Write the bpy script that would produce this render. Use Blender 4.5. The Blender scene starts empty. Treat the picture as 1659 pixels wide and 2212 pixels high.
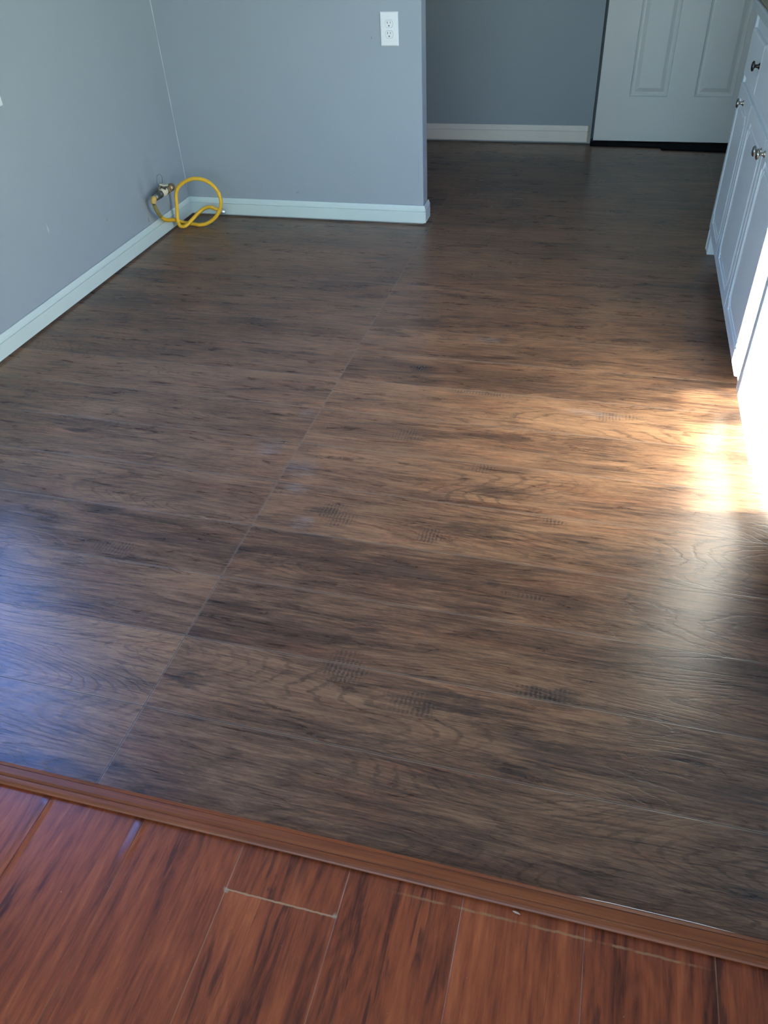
import bpy, bmesh, math, random
from mathutils import Vector, Matrix
random.seed(7)
C = bpy.context.scene.collection
PI = math.pi

# ------------------------------------------------------------------ camera
H = 1.35
F_PX, PITCH, YAW, ROLL = 1665.6, 0.689309, 0.293194, -0.057537
cam = bpy.data.cameras.new('camera')
cam.sensor_fit = 'VERTICAL'
cam.sensor_height = 24.0
cam.lens = F_PX / 2212.0 * 24.0
cam.clip_start = 0.02
co = bpy.data.objects.new('camera', cam)
C.objects.link(co)
f = Vector((-math.sin(YAW) * math.cos(PITCH), math.cos(YAW) * math.cos(PITCH), -math.sin(PITCH)))
r = f.cross(Vector((0, 0, 1))).normalized()
u = r.cross(f)
r2 = r * math.cos(ROLL) + u * math.sin(ROLL)
u2 = -r * math.sin(ROLL) + u * math.cos(ROLL)
m = Matrix((r2, u2, -f)).transposed().to_4x4()
m.translation = (0, 0, H)
co.matrix_world = m
bpy.context.scene.camera = co

# ------------------------------------------------------------------ light
sc = bpy.context.scene
vs = sc.view_settings
sc.display_settings.display_device = 'sRGB'
vs.view_transform = 'Standard'
vs.look = 'None'
vs.gamma = 1.0
vs.use_curve_mapping = False
vs.exposure = 3.05

sc.cycles.max_bounces = 7
sc.cycles.diffuse_bounces = 4
sc.cycles.glossy_bounces = 2
sc.cycles.transmission_bounces = 1
sc.cycles.use_adaptive_sampling = True
sc.cycles.adaptive_threshold = 0.025
sc.cycles.caustics_refractive = False

SKY = 1.0
w = bpy.data.worlds.new('sky')
sc.world = w
w.use_nodes = True
nt = w.node_tree
nt.nodes.clear()
tc = nt.nodes.new('ShaderNodeTexCoord')
sp = nt.nodes.new('ShaderNodeSeparateXYZ')
cr = nt.nodes.new('ShaderNodeValToRGB')
bg = nt.nodes.new('ShaderNodeBackground')
ow = nt.nodes.new('ShaderNodeOutputWorld')
mr = nt.nodes.new('ShaderNodeMapRange')
mr.inputs['From Min'].default_value = -1
nt.links.new(tc.outputs['Generated'], sp.inputs[0])
nt.links.new(sp.outputs['Z'], mr.inputs[0])
nt.links.new(mr.outputs[0], cr.inputs[0])
e = cr.color_ramp.elements
e[0].position = 0.0
e[0].color = (.30, .33, .30, 1)
e[1].position = 1.0
e[1].color = (.22, .52, 1.15, 1)
for p, c in ((.47, (.34, .37, .34, 1)), (.51, (.80, 1.04, 1.08, 1)), (.62, (.62, .95, 1.12, 1)), (.78, (.25, .62, 2.05, 1))):
    q = e.new(p)
    q.color = c
nt.links.new(cr.outputs[0], bg.inputs[0])
bg.inputs[1].default_value = SKY
nt.links.new(bg.outputs[0], ow.inputs[0])

SUN_AZ = 0.195          # the sun travels (1, .195) in plan
SUN_EL = math.radians(12.0)
sd = bpy.data.lights.new('sun', 'SUN')
sd.energy = 10.5
sd.angle = math.radians(0.53)
sd.color = (1.0, .90, .73)
so = bpy.data.objects.new('sun', sd)
C.objects.link(so)
hd = Vector((1, SUN_AZ, 0)).normalized()
dirv = hd * math.cos(SUN_EL) - Vector((0, 0, math.sin(SUN_EL)))
so.rotation_euler = dirv.to_track_quat('-Z', 'Y').to_euler()
so.location = (-4, 0, 3)


def portal(name, loc, normal, sx, sy):
    d = bpy.data.lights.new(name, 'AREA')
    d.shape = 'RECTANGLE'
    d.size = sx
    d.size_y = sy
    d.cycles.is_portal = True
    o = bpy.data.objects.new(name, d)
    C.objects.link(o)
    o.location = loc
    o.rotation_euler = Vector(normal).to_track_quat('-Z', 'Z').to_euler()


# ------------------------------------------------------------------ room measures
XL = -2.121      # left wall face
YP = 3.794       # partition face
XE = -0.852      # partition end face
YPB = 3.885      # partition far face
YF = 5.335       # far wall face
XR = 1.075       # right wall face
YB = -3.2        # wall behind the camera
XC = 0.464       # cabinet door faces
SEAM = -0.814    # butt joint of the dark planks
CEIL = 2.44
T = 0.12
W1 = (1.234, 1.908, .530, 2.10)      # left window: y0 y1 z0 z1
W2 = (-1.9, 0.7, .35, 2.15)          # window behind the camera: x0 x1 z0 z1
W3 = (1.9, 3.0, 1.12, 2.05)          # unseen window over the counter, added for light: y0 y1 z0 z1
portal('window_portal', (XL - .13, (W1[0] + W1[1]) / 2, (W1[2] + W1[3]) / 2), (1, 0, 0), W1[1] - W1[0], W1[3] - W1[2])
portal('window_portal', ((W2[0] + W2[1]) / 2, YB - .13, (W2[2] + W2[3]) / 2), (0, 1, 0), W2[1] - W2[0], W2[3] - W2[2])
portal('window_portal', (XR + .13, (W3[0] + W3[1]) / 2, (W3[2] + W3[3]) / 2), (-1, 0, 0), W3[1] - W3[0], W3[3] - W3[2])


# ------------------------------------------------------------------ helpers
def tag(o, label=None, cat=None, group=None, kind=None):
    if label: o['label'] = label
    if cat: o['category'] = cat
    if group: o['group'] = group
    if kind: o['kind'] = kind
    return o


def obj(name, bm, mat, parent=None, smooth=False, recalc=True, bevel=0, seg=2):
    if recalc:
        bmesh.ops.recalc_face_normals(bm, faces=bm.faces)
    me = bpy.data.meshes.new(name)
    bm.to_mesh(me)
    bm.free()
    me.materials.append(mat)
    if smooth:
        for p in me.polygons: p.use_smooth = True
    o = bpy.data.objects.new(name, me)
    C.objects.link(o)
    if parent: o.parent = parent
    if bevel:
        b = o.modifiers.new('bevel', 'BEVEL')
        b.width = bevel
        b.segments = seg
        b.limit_method = 'ANGLE'
        b.angle_limit = math.radians(40)
        if not smooth:
            for p in me.polygons: p.use_smooth = True
            b.harden_normals = True
    return o


def empty(name, loc):
    o = bpy.data.objects.new(name, None)
    o.empty_display_size = .05
    C.objects.link(o)
    o.location = loc
    return o


def box(bm, x0, x1, y0, y1, z0, z1):
    v = [bm.verts.new((x, y, z)) for z in (z0, z1) for y in (y0, y1) for x in (x0, x1)]
    for q in ((0, 2, 3, 1), (4, 5, 7, 6), (0, 1, 5, 4), (2, 6, 7, 3), (0, 4, 6, 2), (1, 3, 7, 5)):
        bm.faces.new([v[i] for i in q])


def extrude_profile(bm, prof, path, closed=True):
    """prof: list of 2-vectors; path: list of functions (a, b) -> xyz, one per station"""
    rings = [[bm.verts.new(fn(a, b)) for a, b in prof] for fn in path]
    n = len(prof)
    for A, B in zip(rings, rings[1:]):
        for i in range(n if closed else n - 1):
            j = (i + 1) % n
            bm.faces.new((A[i], A[j], B[j], B[i]))
    bm.faces.new(rings[0])
    bm.faces.new(list(reversed(rings[-1])))


def lathe(bm, prof, o, axis, n=24):
    """prof: (radius, distance along axis)"""
    axis = Vector(axis).normalized()
    a = axis.orthogonal().normalized()
    b = axis.cross(a)
    o = Vector(o)
    rings = []
    for rr, h in prof:
        rings.append([bm.verts.new(o + axis * h + (a * math.cos(2 * PI * k / n) + b * math.sin(2 * PI * k / n)) * rr) for k in range(n)])
    for A, B in zip(rings, rings[1:]):
        for k in range(n):
            bm.faces.new((A[k], A[(k + 1) % n], B[(k + 1) % n], B[k]))
    bm.faces.new(rings[0])
    bm.faces.new(list(reversed(rings[-1])))


def catmull(pts, sub):
    P = [Vector(p) for p in pts]
    P = [P[0] * 2 - P[1]] + P + [P[-1] * 2 - P[-2]]
    out = []
    for i in range(1, len(P) - 2):
        p0, p1, p2, p3 = P[i - 1:i + 3]
        for k in range(sub):
            t = k / sub
            out.append(.5 * (2 * p1 + (p2 - p0) * t + (2 * p0 - 5 * p1 + 4 * p2 - p3) * t * t + (3 * p1 - p0 - 3 * p2 + p3) * t ** 3))
    out.append(P[-2])
    return out


def resample(pts, step):
    out = [pts[0].copy()]
    acc = 0
    for a, b in zip(pts, pts[1:]):
        L = (b - a).length
        t = step - acc
        while t <= L:
            out.append(a + (b - a) * (t / L))
            t += step
        acc = (acc + L) % step if L else acc
    out.append(pts[-1])
    return out


def tube(bm, pts, rad, n=12):
    """rad: number or function of the station index"""
    rings = []
    up = None
    for i, p in enumerate(pts):
        a = pts[max(i - 1, 0)]
        b = pts[min(i + 1, len(pts) - 1)]
        t = (b - a).normalized()
        if up is None:
            up = t.orthogonal().normalized()
        up = (up - t * up.dot(t)).normalized()
        s = t.cross(up)
        rr = rad(i) if callable(rad) else rad
        rings.append([bm.verts.new(p + (up * math.cos(2 * PI * k / n) + s * math.sin(2 * PI * k / n)) * rr) for k in range(n)])
    for A, B in zip(rings, rings[1:]):
        for k in range(n):
            bm.faces.new((A[k], A[(k + 1) % n], B[(k + 1) % n], B[k]))
    bm.faces.new(rings[0])
    bm.faces.new(list(reversed(rings[-1])))


# ------------------------------------------------------------------ material nodes
class N:
    def __init__(s, name):
        s.m = bpy.data.materials.new(name)
        s.m.use_nodes = True
        s.t = s.m.node_tree
        s.b = s.t.nodes['Principled BSDF']
        s.pos = s.t.nodes.new('ShaderNodeTexCoord').outputs['Object']

    def L(s, v, sock):
        if isinstance(v, (int, float)):
            sock.default_value = v
        elif isinstance(v, (tuple, list)):
            sock.default_value = v
        else:
            s.t.links.new(v, sock)

    def M(s, op, a, b=None, c=None, clamp=False):
        n = s.t.nodes.new('ShaderNodeMath')
        n.operation = op
        n.use_clamp = clamp
        s.L(a, n.inputs[0])
        if b is not None: s.L(b, n.inputs[1])
        if c is not None: s.L(c, n.inputs[2])
        return n.outputs[0]

    def sep(s, v):
        n = s.t.nodes.new('ShaderNodeSeparateXYZ')
        s.L(v, n.inputs[0])
        return n.outputs

    def vec(s, x, y, z=0.0):
        n = s.t.nodes.new('ShaderNodeCombineXYZ')
        s.L(x, n.inputs[0]); s.L(y, n.inputs[1]); s.L(z, n.inputs[2])
        return n.outputs[0]

    def noise(s, v, scale=1, detail=3, rough=.5, dist=0):
        n = s.t.nodes.new('ShaderNodeTexNoise')
        s.L(v, n.inputs['Vector'])
        n.inputs['Scale'].default_value = scale
        n.inputs['Detail'].default_value = detail
        n.inputs['Roughness'].default_value = rough
        n.inputs['Distortion'].default_value = dist
        return n.outputs[0]

    def white(s, v):
        n = s.t.nodes.new('ShaderNodeTexWhiteNoise')
        s.L(v, n.inputs['Vector'])
        return n.outputs

    def mapr(s, v, a, b, c=0.0, d=1.0, smooth=True):
        n = s.t.nodes.new('ShaderNodeMapRange')
        if smooth: n.interpolation_type = 'SMOOTHSTEP'
        s.L(v, n.inputs[0])
        for i, q in enumerate((a, b, c, d)): s.L(q, n.inputs[1 + i])
        return n.outputs[0]

    def mix(s, fac, a, b, mode='MIX'):
        n = s.t.nodes.new('ShaderNodeMix')
        n.data_type = 'RGBA'
        n.blend_type = mode
        s.L(fac, n.inputs[0])
        s.L(a if not (isinstance(a, tuple) and len(a) == 3) else a + (1,), n.inputs[6])
        s.L(b if not (isinstance(b, tuple) and len(b) == 3) else b + (1,), n.inputs[7])
        return n.outputs[2]

    def ramp(s, v, stops):
        n = s.t.nodes.new('ShaderNodeValToRGB')
        s.L(v, n.inputs[0])
        e = n.color_ramp.elements
        for i, (p, c) in enumerate(stops):
            q = e[i] if i < 2 else e.new(p)
            q.position = p
            q.color = tuple(c) + (1,)
        return n.outputs[0]

    def bump(s, h, strength=.3, dist=.002):
        n = s.t.nodes.new('ShaderNodeBump')
        s.L(h, n.inputs['Height'])
        n.inputs['Strength'].default_value = strength
        n.inputs['Distance'].default_value = dist
        s.t.links.new(n.outputs[0], s.b.inputs['Normal'])

    def out(s, col, rough=.5, metal=0, spec=.5):
        s.L(col + (1,) if isinstance(col, tuple) and len(col) == 3 else col, s.b.inputs['Base Color'])
        s.L(rough, s.b.inputs['Roughness'])
        s.b.inputs['Metallic'].default_value = metal
        s.L(spec, s.b.inputs['Specular IOR Level'])
        return s.m

    def blob(s, x, y, cx, cy, sx, sy, warp=0):
        """soft ellipse, 1 in the middle; warp makes the edge ragged"""
        a = s.M('DIVIDE', s.M('SUBTRACT', x, cx), sx)
        b = s.M('DIVIDE', s.M('SUBTRACT', y, cy), sy)
        d = s.M('ADD', s.M('MULTIPLY', a, a), s.M('MULTIPLY', b, b))
        if not isinstance(warp, (int, float)): d = s.M('ADD', d, warp)
        return s.mapr(d, 1.15, -.25)


def plain(name, col, rough=.5, metal=0, var=.04, nscale=30, bump=0.0, spec=.5):
    n = N(name)
    k = n.noise(n.pos, nscale, 4)
    c = n.mix(k, tuple(x * (1 - var) for x in col), tuple(min(1, x * (1 + var)) for x in col))
    if bump: n.bump(n.noise(n.pos, nscale * 4, 3), bump, .001)
    return n.out(c, rough, metal, spec)


def wall_paint():
    n = N('grey wall paint')
    k = n.noise(n.pos, 3.0, 4)
    c = n.mix(k, (.290, .345, .378), (.308, .363, .396))
    x, y, z = n.sep(n.pos)
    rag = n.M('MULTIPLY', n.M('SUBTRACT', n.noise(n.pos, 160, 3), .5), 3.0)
    # chips, scuffs and small marks on the left wall (y, z) and on the partition (x, z)
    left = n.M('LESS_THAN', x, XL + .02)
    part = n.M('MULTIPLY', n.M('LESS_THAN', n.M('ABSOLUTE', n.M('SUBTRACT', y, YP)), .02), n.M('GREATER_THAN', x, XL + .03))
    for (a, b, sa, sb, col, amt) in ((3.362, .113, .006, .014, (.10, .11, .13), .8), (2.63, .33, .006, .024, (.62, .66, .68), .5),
                                     (3.36, .245, .028, .075, (.20, .21, .24), .35), (3.455, .30, .05, .09, (.22, .23, .26), .25),  # wide smudges: soft shadow beside the valve, painted into the wall colour
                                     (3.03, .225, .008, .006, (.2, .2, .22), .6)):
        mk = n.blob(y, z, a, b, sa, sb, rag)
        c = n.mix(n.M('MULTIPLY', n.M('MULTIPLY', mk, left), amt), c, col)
    for (a, b, sa, sb, col, amt) in ((-1.078, .803, .003, .009, (.16, .17, .19), .7), (-1.505, .13, .012, .006, (.22, .23, .26), .6),
                                     (-1.20, .235, .006, .006, (.24, .25, .28), .5), (-.875, .27, .0025, .11, (.26, .27, .31), .7)):
        mk = n.blob(x, z, a, b, sa, sb, rag)
        c = n.mix(n.M('MULTIPLY', n.M('MULTIPLY', mk, part), amt), c, col)
    n.bump(n.noise(n.pos, 260, 3, .6), .12, .001)
    return n.out(c, .55, 0, .35)


def dark_planks():
    n = N('dark hand scraped planks')
    x, y, z = n.sep(n.pos)
    PIT, Y0, LEN = .2025, .832, 1.37
    ry = n.M('DIVIDE', n.M('SUBTRACT', y, Y0), PIT)
    row = n.M('FLOOR', ry)
    fy = n.M('SUBTRACT', ry, row)
    rx = n.M('DIVIDE', n.M('SUBTRACT', x, SEAM), LEN)
    col = n.M('FLOOR', rx)
    fx = n.M('SUBTRACT', rx, col)
    wv, wc = n.white(n.vec(row, col, 3.3))
    r1, r2, r3 = n.sep(wc)
    ox = n.M('MULTIPLY_ADD', r1, 37.0, x)
    oy = n.M('MULTIPLY_ADD', r2, 23.0, y)
    # broad tone: long soft streaks
    broad = n.noise(n.vec(n.M('MULTIPLY', ox, 1.2), n.M('MULTIPLY', oy, 8.0), r3), 1, 4, .55, .5)
    blot = n.noise(n.vec(n.M('MULTIPLY', ox, 6.0), n.M('MULTIPLY', oy, 34.0), r1), 1, 5, .66, .7)
    # cathedral grain: contour lines of a stretched field
    fld = n.noise(n.vec(n.M('MULTIPLY', ox, .95), n.M('MULTIPLY', oy, 4.8), r2), 1, 1.2, .35, .15)
    wob = n.noise(n.vec(n.M('MULTIPLY', ox, 45), n.M('MULTIPLY', oy, 120), 0), 1, 4, .66, .2)
    wob2 = n.noise(n.vec(n.M('MULTIPLY', ox, 6), n.M('MULTIPLY', oy, 30), 3), 1, 3, .55)
    ph = n.M('ADD', n.M('MULTIPLY', fld, 270.0), n.M('ADD', n.M('MULTIPLY', wob, 4.2), n.M('MULTIPLY', wob2, 8.0)))
    ring = n.M('SINE', ph)
    fib0 = n.noise(n.vec(n.M('MULTIPLY', ox, 16), n.M('MULTIPLY', oy, 260), 8.0), 1, 4, .68)
    rvar = n.mapr(n.noise(n.vec(n.M('MULTIPLY', ox, 3.0), n.M('MULTIPLY', oy, 11), 5), 1, 4, .6), .34, .62, .12, 1.0)
    ringd = n.M('MULTIPLY', n.mapr(ring, .50, 1.0), n.M('MULTIPLY', rvar, n.mapr(fib0, .36, .56, 1.0, .45)))
    # fine open pores: short thin dark dashes along the grain
    pore = n.noise(n.vec(n.M('MULTIPLY', ox, 13), n.M('MULTIPLY_ADD', oy, 430, n.M('MULTIPLY', fld, 40.0)), 2.2), 1, 3, .6, .35)
    pgate = n.mapr(blot, .40, .60, 1.0, .35)
    crack = n.M('MULTIPLY', n.mapr(pore, .53, .66), pgate)
    # fibres
    fib = n.noise(n.vec(n.M('MULTIPLY', ox, 9), n.M('MULTIPLY_ADD', oy, 190, n.M('MULTIPLY', fld, 20.0)), 1.7), 1, 4, .72, .3)
    fib2 = n.noise(n.vec(n.M('MULTIPLY', ox, 55), n.M('MULTIPLY', oy, 640), 4.1), 1, 3, .65)
    t = n.M('MULTIPLY', n.M('SUBTRACT', broad, .5), .80)
    t = n.M('ADD', t, n.M('MULTIPLY', n.M('SUBTRACT', blot, .5), .72))
    t = n.M('ADD', t, n.M('MULTIPLY', n.M('SUBTRACT', fib, .5), 1.05))
    t = n.M('ADD', t, n.M('MULTIPLY', n.M('SUBTRACT', fib2, .5), .45))
    t = n.M('ADD', t, n.M('MULTIPLY', n.M('SUBTRACT', r3, .5), .20))
    t = n.M('ADD', t, .535)
    c = n.ramp(t, [(.06, (.036, .021, .015)), (1.0, (.390, .222, .117)), (.30, (.088, .048, .031)), (.50, (.176, .095, .054)), (.72, (.272, .150, .082))])
    pk = n.noise(n.vec(n.M('MULTIPLY', ox, 3), n.M('MULTIPLY', oy, 20), 9), 1, 3)
    c = n.mix(n.mapr(pk, .5, .7, 0, .4), c, n.mix(1.0, c, (1.15, .88, .80), 'MULTIPLY'))
    smoke = n.mapr(n.noise(n.vec(n.M('MULTIPLY', ox, 2.2), n.M('MULTIPLY', oy, 12.0), r2), 1, 6, .66, 1.0), .52, .72)
    c = n.mix(n.M('MULTIPLY', n.M('MULTIPLY', smoke, n.mapr(fib, .30, .62, 1.0, .45)), .86), c, (.050, .038, .034))
    c = n.mix(n.M('MULTIPLY', ringd, .74), c, (.036, .024, .017))
    c = n.mix(n.M('MULTIPLY', crack, .72), c, (.024, .015, .012))
    # knots and saw marks
    rag = n.M('MULTIPLY', n.M('SUBTRACT', n.noise(n.vec(n.M('MULTIPLY', x, 17), n.M('MULTIPLY', y, 62), 0), 1, 4, .68, .4), .5), 5.0)
    chat = n.M('SINE', n.M('MULTIPLY_ADD', x, 620.0, n.M('MULTIPLY', n.noise(n.vec(n.M('MULTIPLY', x, 30), n.M('MULTIPLY', y, 90), 0), 1, 4, .6), 9.0)))
    knots, saws = None, None
    for cx, cy, sx, sy in KNOTS:
        q = n.blob(x, y, cx, cy, sx * 1.25, sy * 1.35, rag)
        knots = q if knots is None else n.M('MAXIMUM', knots, q)
    for cx, cy, sx, sy in SAWS:
        q = n.blob(x, y, cx, cy, sx * 1.15, sy * 1.1, rag)
        saws = q if saws is None else n.M('MAXIMUM', saws, q)
    c = n.mix(n.M('MULTIPLY', n.M('MULTIPLY', knots, n.mapr(fib, .34, .60, 1.0, .55)), .86), c, (.030, .022, .020))
    brk = n.mapr(fib0, .40, .60, .20, 1.0)
    sawl = n.M('MULTIPLY', n.M('MULTIPLY', saws, n.mapr(chat, -.2, .8)), brk)
    sawh = n.M('MULTIPLY', n.M('MULTIPLY', saws, n.mapr(chat, -.3, -.95)), brk)
    c = n.mix(n.M('MULTIPLY', saws, .28), c, (.050, .036, .031))
    c = n.mix(n.M('MULTIPLY', sawl, .66), c, (.018, .013, .011))
    c = n.mix(n.M('MULTIPLY', sawh, .22), c, (.33, .23, .16))
    # pale dusty scuffs
    sc_ = None
    for cx, cy, sx, sy in SCUFFS:
        q = n.blob(x, y, cx, cy, sx, sy, rag)
        sc_ = q if sc_ is None else n.M('MAXIMUM', sc_, q)
    c = n.mix(n.M('MULTIPLY', sc_, n.mapr(fib, .35, .7, .05, .42)), c, (.30, .29, .29))
    # joints
    dy = n.M('MULTIPLY', n.M('MINIMUM', fy, n.M('SUBTRACT', 1.0, fy)), PIT)
    dx = n.M('MULTIPLY', n.M('MINIMUM', fx, n.M('SUBTRACT', 1.0, fx)), LEN)
    dj = n.M('MINIMUM', dy, dx)
    gap = n.mapr(dj, .0011, .0003)
    edge = n.M('MULTIPLY', n.mapr(dj, .0034, .0014), n.M('SUBTRACT', 1.0, gap))
    c = n.mix(n.M('MULTIPLY', edge, .50), c, (.32, .24, .18))  # glint of the plank bevels painted as a pale line along the joints
    c = n.mix(n.M('MULTIPLY', gap, .80), c, (.03, .022, .018))
    h = n.M('MULTIPLY', fib, .30)
    h = n.M('SUBTRACT', h, n.M('MULTIPLY', n.mapr(ring, .50, 1.0), .22))
    h = n.M('SUBTRACT', h, n.M('MULTIPLY', gap, .9))
    n.bump(h, .38, .0022)
    rg = n.M('ADD', .22, n.M('MULTIPLY', blot, .14))
    return n.out(c, rg, 0, .38)


def red_planks():
    n = N('reddish laminate planks')
    x, y, z = n.sep(n.pos)
    PIT, X0 = .2022, -.4825
    rx = n.M('DIVIDE', n.M('SUBTRACT', x, X0), PIT)
    col = n.M('FLOOR', rx)
    fx = n.M('SUBTRACT', rx, col)
    near = n.M('MULTIPLY', n.M('LESS_THAN', n.M('ABSOLUTE', col), .5), n.M('LESS_THAN', y, .513))
    wv, wc = n.white(n.vec(col, near, 7.7))
    r1, r2, r3 = n.sep(wc)
    ox = n.M('MULTIPLY_ADD', r1, 31.0, x)
    oy = n.M('MULTIPLY_ADD', r2, 17.0, y)
    str1 = n.noise(n.vec(n.M('MULTIPLY', ox, 17), n.M('MULTIPLY', oy, 2.2), r3), 1, 5, .62, .8)
    str2 = n.noise(n.vec(n.M('MULTIPLY', ox, 85), n.M('MULTIPLY', oy, 5.0), 0), 1, 4, .6, .3)
    dash = n.noise(n.vec(n.M('MULTIPLY', ox, 210), n.M('MULTIPLY', oy, 26), 2), 1, 3, .6)
    fld = n.noise(n.vec(n.M('MULTIPLY', ox, 7), n.M('MULTIPLY', oy, 1.5), r1), 1, 2, .5, .5)
    ring = n.M('SINE', n.M('MULTIPLY', fld, 95.0))
    t = n.M('ADD', n.M('MULTIPLY_ADD', n.M('SUBTRACT', str1, .5), .95, .5), n.M('MULTIPLY', n.M('SUBTRACT', str2, .5), .55))
    t = n.M('ADD', t, n.M('MULTIPLY', ring, .030))
    t = n.M('ADD', t, n.M('MULTIPLY', n.M('SUBTRACT', dash, .5), .30))
    t = n.M('ADD', t, n.M('MULTIPLY', n.M('SUBTRACT', r3, .5), .12))
    c = n.ramp(t, [(.22, (.080, .020, .010)), (.80, (.540, .145, .048)), (.36, (.200, .045, .018)), (.50, (.320, .074, .026)), (.64, (.410, .102, .034))])
    vein = n.noise(n.vec(n.M('MULTIPLY', ox, 48), n.M('MULTIPLY', oy, 4.2), 6), 1, 4, .62, .9)
    vg = n.mapr(n.noise(n.vec(n.M('MULTIPLY', ox, 9), n.M('MULTIPLY', oy, 3.5), 8), 1, 3), .42, .60)
    c = n.mix(n.M('MULTIPLY', n.M('MULTIPLY', n.mapr(vein, .52, .64), vg), .75), c, (.055, .017, .013))
    ink = n.mapr(n.noise(n.vec(n.M('MULTIPLY', ox, 24), n.M('MULTIPLY', oy, 8), 3), 1, 4, .6, 1.0), .64, .74)
    c = n.mix(n.M('MULTIPLY', ink, .6), c, (.045, .016, .014))
    dx = n.M('MULTIPLY', n.M('MINIMUM', fx, n.M('SUBTRACT', 1.0, fx)), PIT)
    wig = n.noise(n.vec(x, y, 0), 70, 3)
    isc = n.M('LESS_THAN', n.M('ABSOLUTE', col), .5)
    djy = n.M('ABSOLUTE', n.M('SUBTRACT', y, n.M('MULTIPLY_ADD', wig, .004, .511)))
    gj = n.M('MULTIPLY', n.mapr(djy, .0022, .0008), isc)
    gl = n.mapr(dx, .0014, .0004)
    vary = n.mapr(n.noise(n.vec(n.M('MULTIPLY', x, 3), n.M('MULTIPLY', y, 7), 0), 1, 3), .35, .62, .25, .95)
    gcol = n.mix(n.mapr(x, -.80, -.55), (.06, .018, .012), (.36, .17, .075))
    c = n.mix(n.M('MULTIPLY', gl, vary), c, gcol)
    c = n.mix(n.M('MULTIPLY', gj, .85), c, (.46, .29, .16))
    # corners of the short joint are chipped
    rag = n.M('MULTIPLY', n.M('SUBTRACT', n.noise(n.vec(x, y, 0), 150, 3), .5), 2.5)
    ch = n.M('MAXIMUM', n.blob(x, y, -.481, .512, .007, .006, rag), n.blob(x, y, -.283, .515, .006, .006, rag))
    c = n.mix(n.M('MULTIPLY', ch, .8), c, (.42, .33, .22))
    # scraped line where the moulding once ended
    dl = n.M('ABSOLUTE', n.M('SUBTRACT', y, n.M('MULTIPLY_ADD', wig, .005, .5745)))
    seg = n.M('MULTIPLY', n.mapr(n.noise(n.vec(n.M('MULTIPLY', x, 16), 0.0, 0.0), 1, 4, .6), .40, .52), n.M('MULTIPLY', n.mapr(x, -.24, -.10), n.mapr(x, .33, .27)))
    ln = n.M('MULTIPLY', n.mapr(dl, .0030, .0008), seg)
    c = n.mix(n.M('MULTIPLY', ln, .65), c, (.42, .24, .11))
    # lint and grit
    gr = n.mapr(n.noise(n.vec(x, y, 0), 210, 2), .76, .79)
    c = n.mix(n.M('MULTIPLY', gr, .5), c, (.6, .5, .42))
    # swollen seams
    sw = None
    for cx, y0, y1 in ((-.687, .50, .60), (-.889, .42, .60)):
        q = n.M('MULTIPLY', n.mapr(n.M('ABSOLUTE', n.M('SUBTRACT', x, cx)), .016, .0), n.M('MULTIPLY', n.mapr(y, y0, y0 + .06), n.mapr(y, y1, y1 - .02)))
        sw = q if sw is None else n.M('MAXIMUM', sw, q)
    h = n.M('ADD', n.M('MULTIPLY', sw, 1.6), n.M('MULTIPLY', str2, .10))
    h = n.M('SUBTRACT', h, n.M('MULTIPLY', n.M('MAXIMUM', gl, gj), .35))
    n.bump(h, .5, .0030)
    return n.out(c, .33, 0, .38)


def strip_wood():
    n = N('red brown moulding wood')
    x, y, z = n.sep(n.pos)
    k = n.noise(n.vec(n.M('MULTIPLY', x, 4), n.M('MULTIPLY', y, 210), n.M('MULTIPLY', z, 100)), 1, 5, .6, .3)
    k2 = n.noise(n.vec(n.M('MULTIPLY', x, 1.6), n.M('MULTIPLY', y, 40), 0), 1, 3)
    t = n.M('ADD', n.M('MULTIPLY', k, .6), n.M('MULTIPLY', k2, .4))
    c = n.ramp(t, [(.3, (.120, .030, .010)), (.7, (.350, .100, .030)), (.5, (.245, .066, .020))])
    return n.out(c, .46, 0, .35)


KNOTS = [(-1.88, 2.17, .05, .022), (-.54, 2.36, .055, .022), (-.23, 1.99, .10, .022), (-.19, 1.72, .09, .026), (-.20, 1.54, .10, .030),
         (-.455, 1.345, .045, .020), (-.14, 1.36, .016, .012), (-.14, .985, .10, .028), (-.42, 1.15, .05, .018), 
         (.05, 1.05, .07, .018), (-.65, 1.545, .05, .016), (-.72, 2.62, .06, .03), (-1.25, 1.42, .05, .02),
         (-1.55, 1.78, .06, .02), (-1.30, 2.62, .10, .035), (.30, .95, .05, .03), (-.02, .86, .08, .02),
         (-.60, 2.72, .07, .035), (.13, 2.45, .05, .012), 
         (-.1, 2.9, .12, .04), (.2, 3.1, .1, .04), (-.75, .92, .05, .02)]
SAWS = [(-.55, 2.36, .045, .030), (-.50, 1.95, .045, .040), (-.24, 1.82, .035, .028), (-.60, 1.53, .055, .045), (-.33, 1.50, .035, .032),
        (-.30, 2.24, .12, .014), (.18, 2.18, .035, .018), (.10, 2.17, .04, .030), (-.42, 1.02, .05, .05), (-.02, 1.62, .03, .02),
        (-.26, .965, .05, .03), (-.05, 1.33, .05, .010), (.02, 1.05, .07, .02), (-1.15, 1.28, .06, .03)]
SCUFFS = [(-.77, 1.72, .06, .05), (-.68, 1.48, .035, .035), (-.90, 1.80, .05, .05), (-.85, 2.0, .03, .03), (-.35, 2.62, .06, .02),
          (.05, 2.18, .10, .025), (-.75, 1.62, .05, .03)]

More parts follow.
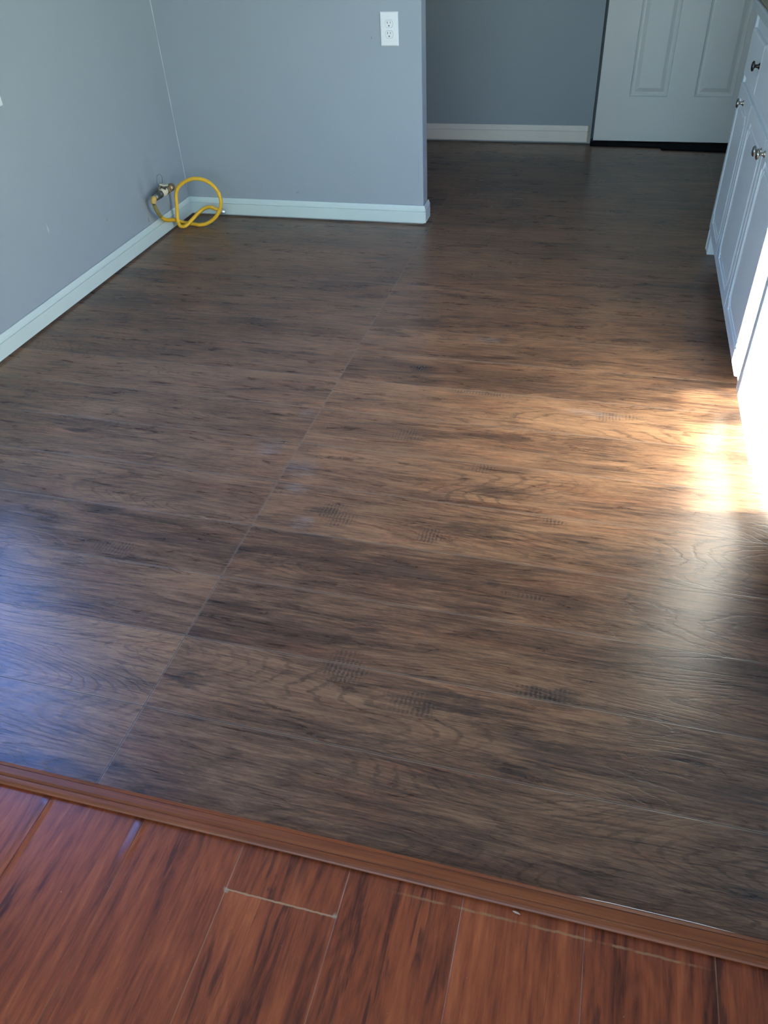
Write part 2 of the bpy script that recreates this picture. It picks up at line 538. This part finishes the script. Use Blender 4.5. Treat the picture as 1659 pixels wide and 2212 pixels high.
WALL = wall_paint()
FLOOR = dark_planks()
RED = red_planks()
STRIP = strip_wood()
WHITE_TRIM = plain('white trim paint', (.53, .640, .620), .42, var=.03, nscale=12)
HALL_TRIM = plain('cream trim paint', (.72, .70, .64), .45, var=.03, nscale=12)
RAW = plain('unpainted trim end', (.50, .36, .20), .6, var=.15, nscale=60)
CEILM = plain('ceiling paint', (.80, .80, .78), .8, bump=.2)
CAB = plain('white cabinet paint', (.72, .785, .84), .32, var=.02, nscale=9)
DOORM = plain('white door paint', (.70, .72, .70), .42, var=.03, nscale=6)
PLASTIC = plain('white plastic', (.72, .76, .76), .35, var=.02)
SLOT = plain('dark slot', (.012, .012, .012), .6)
BLACK = plain('black threshold rubber', (.004, .004, .005), .9, spec=.1, var=.3)
NICKEL = plain('brushed nickel', (.50, .46, .39), .22, 1, var=.05, nscale=80)
BRONZE = plain('tarnished dark metal', (.10, .09, .085), .35, 1, var=.2, nscale=80)
BRASS = plain('dull brass', (.38, .30, .18), .42, 1, var=.25, nscale=70)
STEEL = plain('grey steel fitting', (.25, .25, .22), .42, 1, var=.3, nscale=70)
CREAM = plain('cream valve paint', (.72, .66, .47), .45, var=.15, nscale=90)
YELLOW = plain('yellow hose coating', (.78, .45, .025), .42, var=.10, nscale=40)
YTIP = plain('yellow thread tape', (.62, .40, .10), .55, var=.3, nscale=120)
GREENY = plain('scorched yellow coating', (.24, .20, .055), .5, var=.3, nscale=90)
TIN = plain('zinc flare nut', (.55, .60, .60), .35, .6, var=.1, nscale=90)
WIRE = plain('thin grey wire', (.16, .17, .19), .5)
GRANITE = plain('olive brown stone', (.16, .125, .05), .3, var=.5, nscale=180)
COUNTER_EDGE = plain('pale counter edge', (.52, .57, .60), .4, var=.03)
CAULK = plain('pale caulk', (.56, .60, .64), .6, var=.08, nscale=25)
SEALANT = plain('white sealant', (.85, .84, .80), .5, var=.05, nscale=25)
WOODDARK = plain('cabinet inside', (.30, .27, .23), .7)


def struct(name, bm, mat, label, cat, **k):
    return tag(obj(name, bm, mat, **k), label, cat, kind='structure')


# ------------------------------------------------------------------ the shell
bm = bmesh.new(); box(bm, XL - .3, XR + .2, .615, YF + .6, -.06, 0)
struct('floor', bm, FLOOR, 'dark brown hand scraped wood plank floor of the kitchen', 'floor')
bm = bmesh.new(); box(bm, XL - .3, XR + .2, YB - .3, .615, -.06, 0)
struct('floor.001', bm, RED, 'reddish brown laminate plank floor in front of the wooden strip', 'floor')
bm = bmesh.new(); box(bm, XL - .3, XR + .3, YB - .3, YF + .6, CEIL, CEIL + .08)
struct('ceiling', bm, CEILM, 'white ceiling above the kitchen', 'ceiling')


def holed_wall(bm, plane, a0, a1, holes, face, back, z1=CEIL):
    """wall with rectangular openings; plane 'x' runs along y, plane 'y' runs along x"""
    cuts = sorted({a0, a1, *[h[0] for h in holes], *[h[1] for h in holes]})
    for p, q in zip(cuts, cuts[1:]):
        spans = [(-.06, z1)]
        for h in holes:
            if h[0] <= p and q <= h[1]: spans = [(-.06, h[2]), (h[3], z1)]
        for z0, zz in spans:
            if zz - z0 < 1e-4: continue
            lo, hi = min(face, back), max(face, back)
            if plane == 'x': box(bm, lo, hi, p, q, z0, zz)
            else: box(bm, p, q, lo, hi, z0, zz)


bm = bmesh.new(); holed_wall(bm, 'x', YB - T, YF + T + .3, [W1], XL, XL - T)
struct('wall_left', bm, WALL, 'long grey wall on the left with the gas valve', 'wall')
bm = bmesh.new(); holed_wall(bm, 'x', YB - T, YF + T + .3, [W3], XR, XR + T)
struct('wall_right', bm, WALL, 'grey wall behind the white cabinets', 'wall')
bm = bmesh.new(); holed_wall(bm, 'y', XL, XR, [W2], YB, YB - T)
struct('wall_front', bm, WALL, 'grey wall behind the viewer', 'wall')
bm = bmesh.new(); box(bm, XL, XE, YP, YPB, -.06, CEIL)
struct('wall_partition', bm, WALL, 'grey partition wall with the white outlet', 'wall', bevel=.004)
DX0, DX1, DZ = -.128, .815, 2.05
bm = bmesh.new(); box(bm, XL, DX0, YF, YF + T, -.06, CEIL); box(bm, DX1, XR, YF, YF + T, -.06, CEIL); box(bm, DX0, DX1, YF, YF + T, DZ, CEIL)
struct('wall_back', bm, WALL, 'shaded grey wall at the end of the hall', 'wall')
bm = bmesh.new(); box(bm, DX0 - .1, DX1 + .1, YF + T, YF + T + .04, -.06, CEIL)
struct('wall_back.001', bm, WALL, 'closed wall behind the hall door', 'wall')


def window(name, plane, W, face, sgn, bars, label):
    bm = bmesh.new()
    d0, d1 = face - sgn * .075, face - sgn * .035
    lo, hi = min(d0, d1), max(d0, d1)
    def bx(a, b, z0, z1):
        if plane == 'x': box(bm, lo, hi, a, b, z0, z1)
        else: box(bm, a, b, lo, hi, z0, z1)
    fr = .012
    bx(W[0], W[0] + fr, W[2], W[3]); bx(W[1] - fr, W[1], W[2], W[3])
    bx(W[0] + fr, W[1] - fr, W[2], W[2] + fr); bx(W[0] + fr, W[1] - fr, W[3] - fr, W[3])
    for a, b in bars: bx(a, b, W[2] + fr, W[3] - fr)
    struct(name, bm, WHITE_TRIM, label, 'window', recalc=True)


window('window_1', 'x', W1, XL, 1, [(1.680, 1.742)], 'white framed window in the left wall nearest the viewer')
window('window_2', 'y', W2, YB, 1, [(-.63, -.57)], 'wide white framed window behind the viewer')
window('window_added', 'x', W3, XR, -1, [(2.43, 2.47)], 'unseen white framed window added above the counter for light')

# wooden reducer strip between the two floors
PR = [(.600, 0), (.600, .0028), (.5968, .0036), (.5965, .0066), (.5985, .0090), (.602, .0112), (.607, .0116), (.6105, .0108), (.6115, .0098), (.6130, .0108), (.617, .0122),
      (.6300, .0122), (.6306, .0112), (.6313, .0120), (.637, .0100), (.6405, .0060), (.6415, 0)]
bm = bmesh.new()
extrude_profile(bm, PR, [lambda a, b: (XL, a, b), lambda a, b: (XR - .002, a, b)])
s = struct('trim_1', bm, STRIP, 'reddish wooden transition strip between the dark and the red floor', 'transition strip')
bm = bmesh.new()
P2 = [(.6405, .0), (.6412, .0062), (.6428, .0050), (.6440, 0)]
extrude_profile(bm, P2, [lambda a, b: (.10, a - .002, b), lambda a, b: (.16, a, b), lambda a, b: (.30, a, b), lambda a, b: (.37, a - .002, b)])
seal = obj('sealant_line', bm, SEALANT, s)
seal['label'] = 'thin white line of sealant'

# baseboards
BH, BT = .090, .013
BP = [(0, .009), (BT, .009), (BT, .062), (BT - .004, .0635), (BT - .004, .0658), (BT, .067), (BT - .001, .075), (BT - .004, .083), (BT - .006, BH), (.002, BH), (.002, BH - .005), (0, BH - .005)]
bm = bmesh.new()
extrude_profile(bm, BP, [lambda a, b: (XL + a, YB, b), lambda a, b: (XL + a, YP - a, b)])
struct('baseboard_left', bm, WHITE_TRIM, 'white baseboard along the left wall', 'baseboard')
bm = bmesh.new()
extrude_profile(bm, BP, [lambda a, b: (XL + a, YP - a, b), lambda a, b: (XE + a, YP - a, b), lambda a, b: (XE + a, YPB + a * .2, b)])
struct('baseboard_partition', bm, WHITE_TRIM, 'white baseboard along the partition wall turning its corner', 'baseboard')
bm = bmesh.new()
extrude_profile(bm, [(a, b * 1.13) for a, b in BP], [lambda a, b: (XL, YF - a, b), lambda a, b: (-.150, YF - a, b)])
bb = struct('baseboard_back', bm, HALL_TRIM, 'cream baseboard at the end of the hall', 'baseboard')
bm = bmesh.new()
extrude_profile(bm, [(a * 1.02, b * 1.13) for a, b in BP], [lambda a, b: (-.150, YF - a, b), lambda a, b: (-.142, YF - a, b)])
o = obj('cut_end', bm, RAW, bb); o['label'] = 'raw wooden cut end'

# pale caulk line in the room corner
bm = bmesh.new()
pts = [Vector((XL + .0015 + random.uniform(-.0004, .0004), YP - .0015 + random.uniform(-.0004, .0004), z)) for z in [.135 + .05 * k for k in range(46)]]
tube(bm, pts, lambda i: .0015 + .0006 * math.sin(i * 1.7), 8)
struct('trim_2', bm, CAULK, 'thin pale caulk line in the corner of the grey walls', 'caulk line', smooth=True)

# hall door (six sunk panels)
DY = 5.352


def panel_slab(bm, x0, x1, z0, z1, y, th, panels, prof):
    """slab whose front (facing -y) has rectangular moulded panels"""
    xs = sorted({x0, x1, *[p[0] for p in panels], *[p[1] for p in panels]})
    zs = sorted({z0, z1, *[p[2] for p in panels], *[p[3] for p in panels]})
    key = {}
    def V(x, yy, z):
        k = (round(x, 5), round(yy, 5), round(z, 5))
        if k not in key: key[k] = bm.verts.new((x, yy, z))
        return key[k]
    for a, b in zip(xs, xs[1:]):
        for c, d in zip(zs, zs[1:]):
            pn = [p for p in panels if p[0] <= a and b <= p[1] and p[2] <= c and d <= p[3]]
            if not pn:
                bm.faces.new((V(a, y, c), V(b, y, c), V(b, y, d), V(a, y, d)))
    for p in panels:
        prev = None
        for ins, dep in [(0, 0)] + prof:
            q = [(p[0] + ins, p[2] + ins), (p[1] - ins, p[2] + ins), (p[1] - ins, p[3] - ins), (p[0] + ins, p[3] - ins)]
            ring = [V(a, y + dep, c) for a, c in q]
            if prev:
                for i in range(4):
                    bm.faces.new((prev[i], prev[(i + 1) % 4], ring[(i + 1) % 4], ring[i]))
            prev = ring
        bm.faces.new(prev)
    # sides and back
    for i in range(len(xs) - 1):
        for z in (z0, z1):
            bm.faces.new((V(xs[i], y, z), V(xs[i + 1], y, z), V(xs[i + 1], y + th, z), V(xs[i], y + th, z)))
    for i in range(len(zs) - 1):
        for x in (x0, x1):
            bm.faces.new((V(x, y, zs[i]), V(x, y, zs[i + 1]), V(x, y + th, zs[i + 1]), V(x, y + th, zs[i])))
    bm.faces.new((V(x0, y + th, z0), V(x1, y + th, z0), V(x1, y + th, z1), V(x0, y + th, z1)))


bm = bmesh.new()
cols = ((.070, .286), (.438, .654))
PAN = [(a, b, c, d) for a, b in cols for c, d in ((.262, .90), (1.06, 1.62), (1.72, 1.93))]
panel_slab(bm, -.112, .80, .015, 2.04, DY, .035, PAN, [(.004, .008), (.014, .013), (.024, .012), (.044, .003), (.047, .0022)])
door = struct('door_1', bm, DOORM, 'white panelled door at the end of the hall', 'door')
bm = bmesh.new()
lathe(bm, [(.030, 0), (.030, .006), (.012, .010), (.012, .035), (.024, .042), (.028, .055), (.022, .068), (.004, .072)], (.735, DY, .96), (0, -1, 0))
obj('door_knob', bm, NICKEL, door, smooth=True)
bm = bmesh.new()
pl = [(-.125, 5.272), (.290, 5.262), (.300, 5.215), (.80, 5.190), (.80, 5.35), (-.125, 5.35)]
lo = [bm.verts.new((x, y, 0)) for x, y in pl]
hi = [bm.verts.new((x, y + (.004 if y < 5.3 else 0), .008)) for x, y in pl]
bm.faces.new(lo); bm.faces.new(hi)
for i in range(len(pl)):
    j = (i + 1) % len(pl)
    bm.faces.new((lo[i], lo[j], hi[j], hi[i]))
struct('trim_3', bm, BLACK, 'black threshold on the floor below the hall door', 'threshold')

# ------------------------------------------------------------------ cabinets
def ring_notched(y0, y1, z0, z1, d, rr, n=7):
    """rectangle inset by d with scooped corners of radius rr centred on the outer corners"""
    out = []
    for (cy, cz, sy, sz) in ((y0, z0, 1, 1), (y1, z0, -1, 1), (y1, z1, -1, -1), (y0, z1, 1, -1)):
        R = rr + d
        a0 = math.asin(min(1, d / R))
        arc = []
        for k in range(n):
            a = a0 + (PI / 2 - 2 * a0) * k / (n - 1)
            arc.append((cy + sy * R * math.cos(a), cz + sz * R * math.sin(a)))
        # arc runs from the bottom/top edge to the upright; order it counter clockwise
        if (sy > 0) == (sz > 0): arc.reverse()
        out += arc
    return out


def cab_door(parent, y0, y1, z0, z1, label=None):
    """overlay door facing -x with a routed panel line"""
    bm = bmesh.new()
    X = XC
    th = .019
    rd = .004
    def rect(d, x): return [bm.verts.new((x, a, b)) for a, b in ((y0 + d, z0 + d), (y1 - d, z0 + d), (y1 - d, z1 - d), (y0 + d, z1 - d))]
    loops = [rect(.002, X + th), rect(0, X + th - .002), rect(0, X + rd), rect(.0012, X + .0012), rect(rd, X)]
    bm.faces.new(loops[0])
    for A, B in zip(loops, loops[1:]):
        for i in range(4):
            bm.faces.new((A[i], A[(i + 1) % 4], B[(i + 1) % 4], B[i]))
    b = .042
    prof = [(0, 0), (.0025, .0040), (.009, .0050), (.013, .0030), (.0145, .0008), (.021, .0008), (.023, .0035), (.027, .0035), (.031, .0010)]
    rings = [[bm.verts.new((X + dx, a, c)) for a, c in ring_notched(y0 + b, y1 - b, z0 + b, z1 - b, d, .030)] for d, dx in prof]
    n = len(rings[0])
    # front border between the outer rectangle and the first ring
    ed = []
    for i in range(4): ed.append(bm.edges.get((loops[-1][i], loops[-1][(i + 1) % 4])))
    for i in range(n): ed.append(bm.edges.new((rings[0][i], rings[0][(i + 1) % n])))
    bmesh.ops.triangle_fill(bm, edges=ed, use_beauty=True, use_dissolve=False)
    for A, B in zip(rings, rings[1:]):
        for i in range(n):
            bm.faces.new((A[i], A[(i + 1) % n], B[(i + 1) % n], B[i]))
    fc = bm.faces.new(rings[-1])
    bmesh.ops.triangulate(bm, faces=[fc])
    o = obj('door', bm, CAB, parent)
    if label: o['label'] = label
    return o


def drawer_front(parent, y0, y1, z0, z1):
    bm = bmesh.new()
    X, th = XC, .019
    def rect(d, x): return [bm.verts.new((x, a, b)) for a, b in ((y0 + d, z0 + d), (y1 - d, z0 + d), (y1 - d, z1 - d), (y0 + d, z1 - d))]
    L = [rect(.001, X + th), rect(0, X + th - .001), rect(0, X + .006), rect(.003, X + .0025), rect(.008, X)]
    bm.faces.new(L[0])
    for A, B in zip(L, L[1:]):
        for i in range(4):
            bm.faces.new((A[i], A[(i + 1) % 4], B[(i + 1) % 4], B[i]))
    bm.faces.new(L[-1])
    return obj('drawer', bm, CAB, parent)


KNOB = [(.0105, 0), (.0105, .0015), (.0075, .0035), (.0055, .007), (.0055, .014), (.0085, .0165), (.0150, .0180), (.0165, .0205), (.0155, .0235), (.0110, .0260), (.0040, .0272)]


def knob(parent, y, z, mat=NICKEL):
    bm = bmesh.new()
    lathe(bm, KNOB, (XC, y, z), (-1, 0, 0), 24)
    return obj('knob', bm, mat, parent, smooth=True)


FR = XC + .013            # face frame plane
ZB, ZT = .088, .905       # face frame bottom, cabinet top


def cabinet(y0, y1, loc_y, label, foot=False, front=FR):
    t = empty('base_cabinet', (0, 0, 0))
    tag(t, label, 'cabinet', 'white base cabinets under the counter')
    bm = bmesh.new()
    box(bm, front, XR - .003, y0, y1, ZB, ZT)
    obj('body', bm, CAB, t)
    bm = bmesh.new()
    box(bm, front + .075, XR - .003, y0 + .002, y1 - .002, 0, ZB)
    obj('toe_kick', bm, CAB, t)
    return t


c1 = cabinet(3.252, 3.640, 0, 'white single door base cabinet at the end nearest the hall door')
bm = bmesh.new(); box(bm, XC + .004, XR - .003, 3.6405, 3.658, 0, ZT)
obj('end_panel', bm, CAB, c1)
bm = bmesh.new(); box(bm, XC + .006, FR + .074, 3.580, 3.640, 0, ZB - .0005)
obj('foot', bm, CAB, c1)
d = cab_door(c1, 3.256, 3.645, .096, .664)
knob(d, 3.455, .628)
d = drawer_front(c1, 3.256, 3.645, .690, .848)
knob(d, 3.275, .782, BRONZE)

c2 = cabinet(2.310, 3.2515, 0, 'white double door base cabinet with two nickel knobs side by side')
d = cab_door(c2, 2.792, 3.2505, .096, .664)
knob(d, 2.828, .622)
d = cab_door(c2, 2.322, 2.787, .096, .664)
knob(d, 2.748, .634)
drawer_front(c2, 2.792, 3.2505, .692, .852)
drawer_front(c2, 2.322, 2.787, .692, .852)

c3 = cabinet(1.772, 2.3095, 0, 'white base cabinet in full sun with a small exposed door hinge')
d = cab_door(c3, 1.842, 2.250, .096, .664)
bm = bmesh.new()
lathe(bm, [(.0045, 0), (.0055, .002), (.0055, .010), (.0048, .0105), (.0055, .011), (.0055, .030), (.0048, .0305), (.0055, .031), (.0055, .039), (.0045, .041)], (XC + .004, 1.834, .205), (0, 0, 1), 14)
box(bm, XC + .0165, XC + .0195, 1.812, 1.834, .208, .243)
h = obj('hinge', bm, plain('dull hinge metal', (.045, .06, .055), .5), d)
h['label'] = 'small metal hinge'
drawer_front(c3, 1.842, 2.250, .692, .852)

c4 = cabinet(1.10, 1.7715, 0, 'white cabinet front set slightly back beside the hinged sunny cabinet door', front=FR + .030)

# counter
bm = bmesh.new()
box(bm, XC - .018, XR - .003, 1.08, 3.668, ZT + .001, .938)
ct = obj('countertop', bm, COUNTER_EDGE, bevel=.006)
tag(ct, 'pale edged countertop running over the white base cabinets', 'countertop')
bm = bmesh.new()
box(bm, XC - .008, XR - .004, 1.09, 3.660, .9384, .946)
o = obj('stone_top', bm, GRANITE, ct, bevel=.003)
o['label'] = 'olive brown stone surface'

# ------------------------------------------------------------------ outlet plate on the partition
def plate_bm(bm, w, h, n0):
    # bevelled plate in local x,z, front towards -y
    L = [[bm.verts.new((sx * (w / 2 - d), y, sz * (h / 2 - d))) for sx, sz in ((-1, -1), (1, -1), (1, 1), (-1, 1))] for d, y in ((0, 0), (0, -.002), (.003, -.0055), (.006, -.006))]
    bm.faces.new(L[0])
    for A, B in zip(L, L[1:]):
        for i in range(4): bm.faces.new((A[i], A[(i + 1) % 4], B[(i + 1) % 4], B[i]))
    bm.faces.new(L[-1])


t = empty('wall_outlet', (-.9945, YP, .835))
tag(t, 'white double wall outlet on the grey partition wall', 'outlet')
bm = bmesh.new(); plate_bm(bm, .081, .128, 0)
obj('cover_plate', bm, PLASTIC, t)
for k, zz in enumerate((.0195, -.0195)):
    bm = bmesh.new()
    out = []
    R = .0172
    for i in range(40):
        a = 2 * PI * i / 40
        out.append((max(-R, min(R, R * math.cos(a))), max(-.0136, min(.0136, R * math.sin(a)))))
    A = [bm.verts.new((x, -.0055, zz + z)) for x, z in out]
    B = [bm.verts.new((x, -.0078, zz + z)) for x, z in out]
    Cc = [bm.verts.new((x * .95, -.0083, zz + z * .95)) for x, z in out]
    for P, Q in ((A, B), (B, Cc)):
        for i in range(40): bm.faces.new((P[i], P[(i + 1) % 40], Q[(i + 1) % 40], Q[i]))
    bm.faces.new(Cc); bm.faces.new(A)
    rc = obj('receptacle', bm, PLASTIC, t)
    bm = bmesh.new()
    box(bm, -.0078, -.0056, -.0087, -.0080, zz + .0010, zz + .0092)
    obj('slot', bm, SLOT, rc)
    bm = bmesh.new()
    box(bm, .0056, .0076, -.0087, -.0080, zz + .0018, zz + .0086)
    obj('slot', bm, SLOT, rc)
    bm = bmesh.new()
    lathe(bm, [(.0027, 0), (.0027, .0007)], (0, -.0080, zz - .0068), (0, -1, 0), 16)
    obj('ground_hole', bm, SLOT, rc)
    bm = bmesh.new()
    ringo = [bm.verts.new((x * 1.05, -.0061, zz + z * 1.06)) for x, z in out]
    ringi = [bm.verts.new((x * 1.0, -.0061, zz + z * 1.0)) for x, z in out]
    for i in range(40): bm.faces.new((ringo[i], ringo[(i + 1) % 40], ringi[(i + 1) % 40], ringi[i]))
    obj('seam', bm, plain('grey seam', (.22, .24, .25), .6), rc)

# plate at the left edge of the photograph
t = empty('wall_plate', (XL, 2.562, .838))
t.rotation_euler = (0, 0, PI / 2)
tag(t, 'white wall plate on the left wall, cut by the left photo edge', 'wall plate')
bm = bmesh.new(); plate_bm(bm, .076, .122, 0)
obj('cover_plate', bm, PLASTIC, t)
bm = bmesh.new(); box(bm, -.006, .006, -.0105, -.0055, -.012, .012)
obj('toggle', bm, PLASTIC, t)

# ------------------------------------------------------------------ gas valve and hose
VX, VZ = -2.068, .214     # axis of the valve, parallel to the wall
t = empty('gas_valve', (XL, 3.545, .195))
tag(t, 'tarnished brass gas valve sticking out of the left grey wall', 'gas valve')
inv = Vector(t.location)


def vpart(name, prof, o, ax, mat, n=20, smooth=True, label=None):
    bm = bmesh.new()
    lathe(bm, prof, Vector(o) - inv, ax, n)
    q = obj(name, bm, mat, t, smooth=smooth)
    if label: q['label'] = label
    return q


vpart('wall_flange', [(.026, 0), (.027, .004), (.022, .009), (.012, .011)], (XL, 3.535, .205), (1, 0, 0), BRASS, 24)
vpart('pipe_nipple', [(.0105, 0), (.0105, .062)], (XL + .002, 3.535, .205), (1, 0, .18), STEEL)
vpart('elbow', [(.006, -.017), (.017, -.013), (.019, -.002), (.018, .010), (.016, .020)], (VX + .002, 3.537, VZ), (0, -1, 0), BRASS)
vpart('hex_nut', [(.019, 0), (.021, .003), (.021, .022), (.019, .025)], (VX, 3.512, VZ), (0, -1, 0), BRASS, 6, False)
vpart('body', [(.013, 0), (.016, .006), (.019, .016), (.019, .034), (.015, .044), (.013, .052)], (VX, 3.487, VZ), (0, -1, 0), CREAM, 20)
vpart('stem', [(.009, 0), (.009, .020), (.006, .024)], (VX + .006, 3.462, VZ + .012), (.35, 0, 1), STEEL, 16)
bm = bmesh.new()
# flat lever handle over the stem
lev = [(-.010, -.030), (.010, -.034), (.012, .012), (.006, .034), (-.006, .034), (-.012, .012)]
Mx = Matrix.Translation(Vector((VX + .016, 3.455, VZ + .036)) - inv) @ Matrix.Rotation(.25, 4, 'Y') @ Matrix.Rotation(-.28, 4, 'X')
lo = [bm.verts.new(Mx @ Vector((x, y, -.004))) for x, y in lev]
hi = [bm.verts.new(Mx @ Vector((x, y, .004))) for x, y in lev]
bm.faces.new(lo); bm.faces.new(hi)
for i in range(6): bm.faces.new((lo[i], lo[(i + 1) % 6], hi[(i + 1) % 6], hi[i]))
o = obj('handle', bm, CREAM, t, bevel=.002)
o['label'] = 'cream coloured lever handle'
vpart('coupling', [(.013, 0), (.0175, .004), (.0175, .020), (.014, .024), (.014, .030), (.0165, .033), (.0165, .055), (.012, .062)], (VX, 3.437, VZ), (0, -1, 0), STEEL, 12, True, 'dark grey coupling nut')
# wire loop hanging over the valve
bm = bmesh.new()
wp = [(XL + .006, 3.545, .222), (XL + .022, 3.530, .262), (XL + .030, 3.500, .284), (XL + .030, 3.472, .282), (XL + .034, 3.455, .258), (XL + .040, 3.455, .235)]
tube(bm, [p - inv for p in catmull(wp, 10)], .0012, 8)
obj('wire', bm, WIRE, t, smooth=True)

# hose
HOSE = [(-2.068, 3.362, .211), (-2.066, 3.352, .186), (-2.066, 3.378, .134), (-2.076, 3.440, .088), (-2.091, 3.550, .050), (-2.082, 3.592, .026), (-2.050, 3.606, .0150),
        (-2.020, 3.611, .0110), (-1.986, 3.603, .0105), (-1.945, 3.612, .0180), (-1.903, 3.622, .043), (-1.870, 3.628, .083), (-1.856, 3.628, .126), (-1.862, 3.626, .172),
        (-1.886, 3.624, .205), (-1.922, 3.620, .228), (-1.972, 3.610, .236), (-2.020, 3.598, .223), (-2.057, 3.588, .197), (-2.071, 3.580, .164),
        (-2.072, 3.564, .107), (-2.070, 3.543, .054), (-2.068, 3.548, .024), (-2.058, 3.560, .0150), (-2.036, 3.564, .0220), (-2.012, 3.598, .044),
        (-1.999, 3.640, .058), (-1.981, 3.680, .069), (-1.963, 3.710, .066), (-1.944, 3.730, .050), (-1.922, 3.745, .036)]
t = empty('gas_hose', HOSE[0])
tag(t, 'coiled yellow corrugated gas hose hanging from the valve to the floor corner', 'hose')
inv = Vector(HOSE[0])
dense = resample([p - inv for p in catmull(HOSE, 24)], .0013)
cut = int(len(dense) * .075)
bm = bmesh.new()
tube(bm, dense[cut:], lambda i: .0090 + .0004 * math.sin(i * 2 * PI / 4), 14)
obj('hose', bm, YELLOW, t, smooth=True)
bm = bmesh.new()
c0 = int(len(dense) * .020)
tube(bm, dense[c0:cut + 1], lambda i: .0092 + .0004 * math.sin(i * 2 * PI / 4), 14)
o = obj('worn_section', bm, GREENY, t, smooth=True)
o['label'] = 'dirty olive section of the coating'
bm = bmesh.new()
lathe(bm, [(.009, -.012), (.0125, -.009), (.0130, .004), (.011, .012), (.0095, .022)], dense[0], (dense[2] - dense[0]) + Vector((0, -.0012, 0)), 16)
o = obj('end_fitting', bm, YTIP, t, smooth=True)
o['label'] = 'yellowish end fitting at the valve'
bm = bmesh.new()
lathe(bm, [(.0085, -.004), (.0120, 0), (.0130, .003), (.0130, .014), (.0105, .019), (.008, .019)], dense[-1], dense[-1] - dense[-4], 16)
o = obj('end_fitting', bm, TIN, t, smooth=True)
o['label'] = 'silver flare nut on the loose end'

# splinter lying against the strip
bm = bmesh.new()
a, b = Vector((.0060, .5925, .0022)), Vector((.0190, .5895, .0020))
tube(bm, [a, a.lerp(b, .3) + Vector((0, 0, .0006)), a.lerp(b, .7) + Vector((0, .0005, .0004)), b], lambda i: (.0006, .0019, .0017, .0005)[i], 6)
tag(obj('wood_splinter', bm, plain('pale splinter wood', (.50, .36, .24), .6)), 'tiny pale wood splinter lying on the red planks beside the strip', 'splinter')

# outside ground so that daylight bounces up
bm = bmesh.new(); box(bm, -25, 25, -25, 25, -.40, -.30)
struct('ground', bm, plain('outside ground', (.20, .21, .17), .9, nscale=2), 'pale outside ground beyond the windows', 'ground')
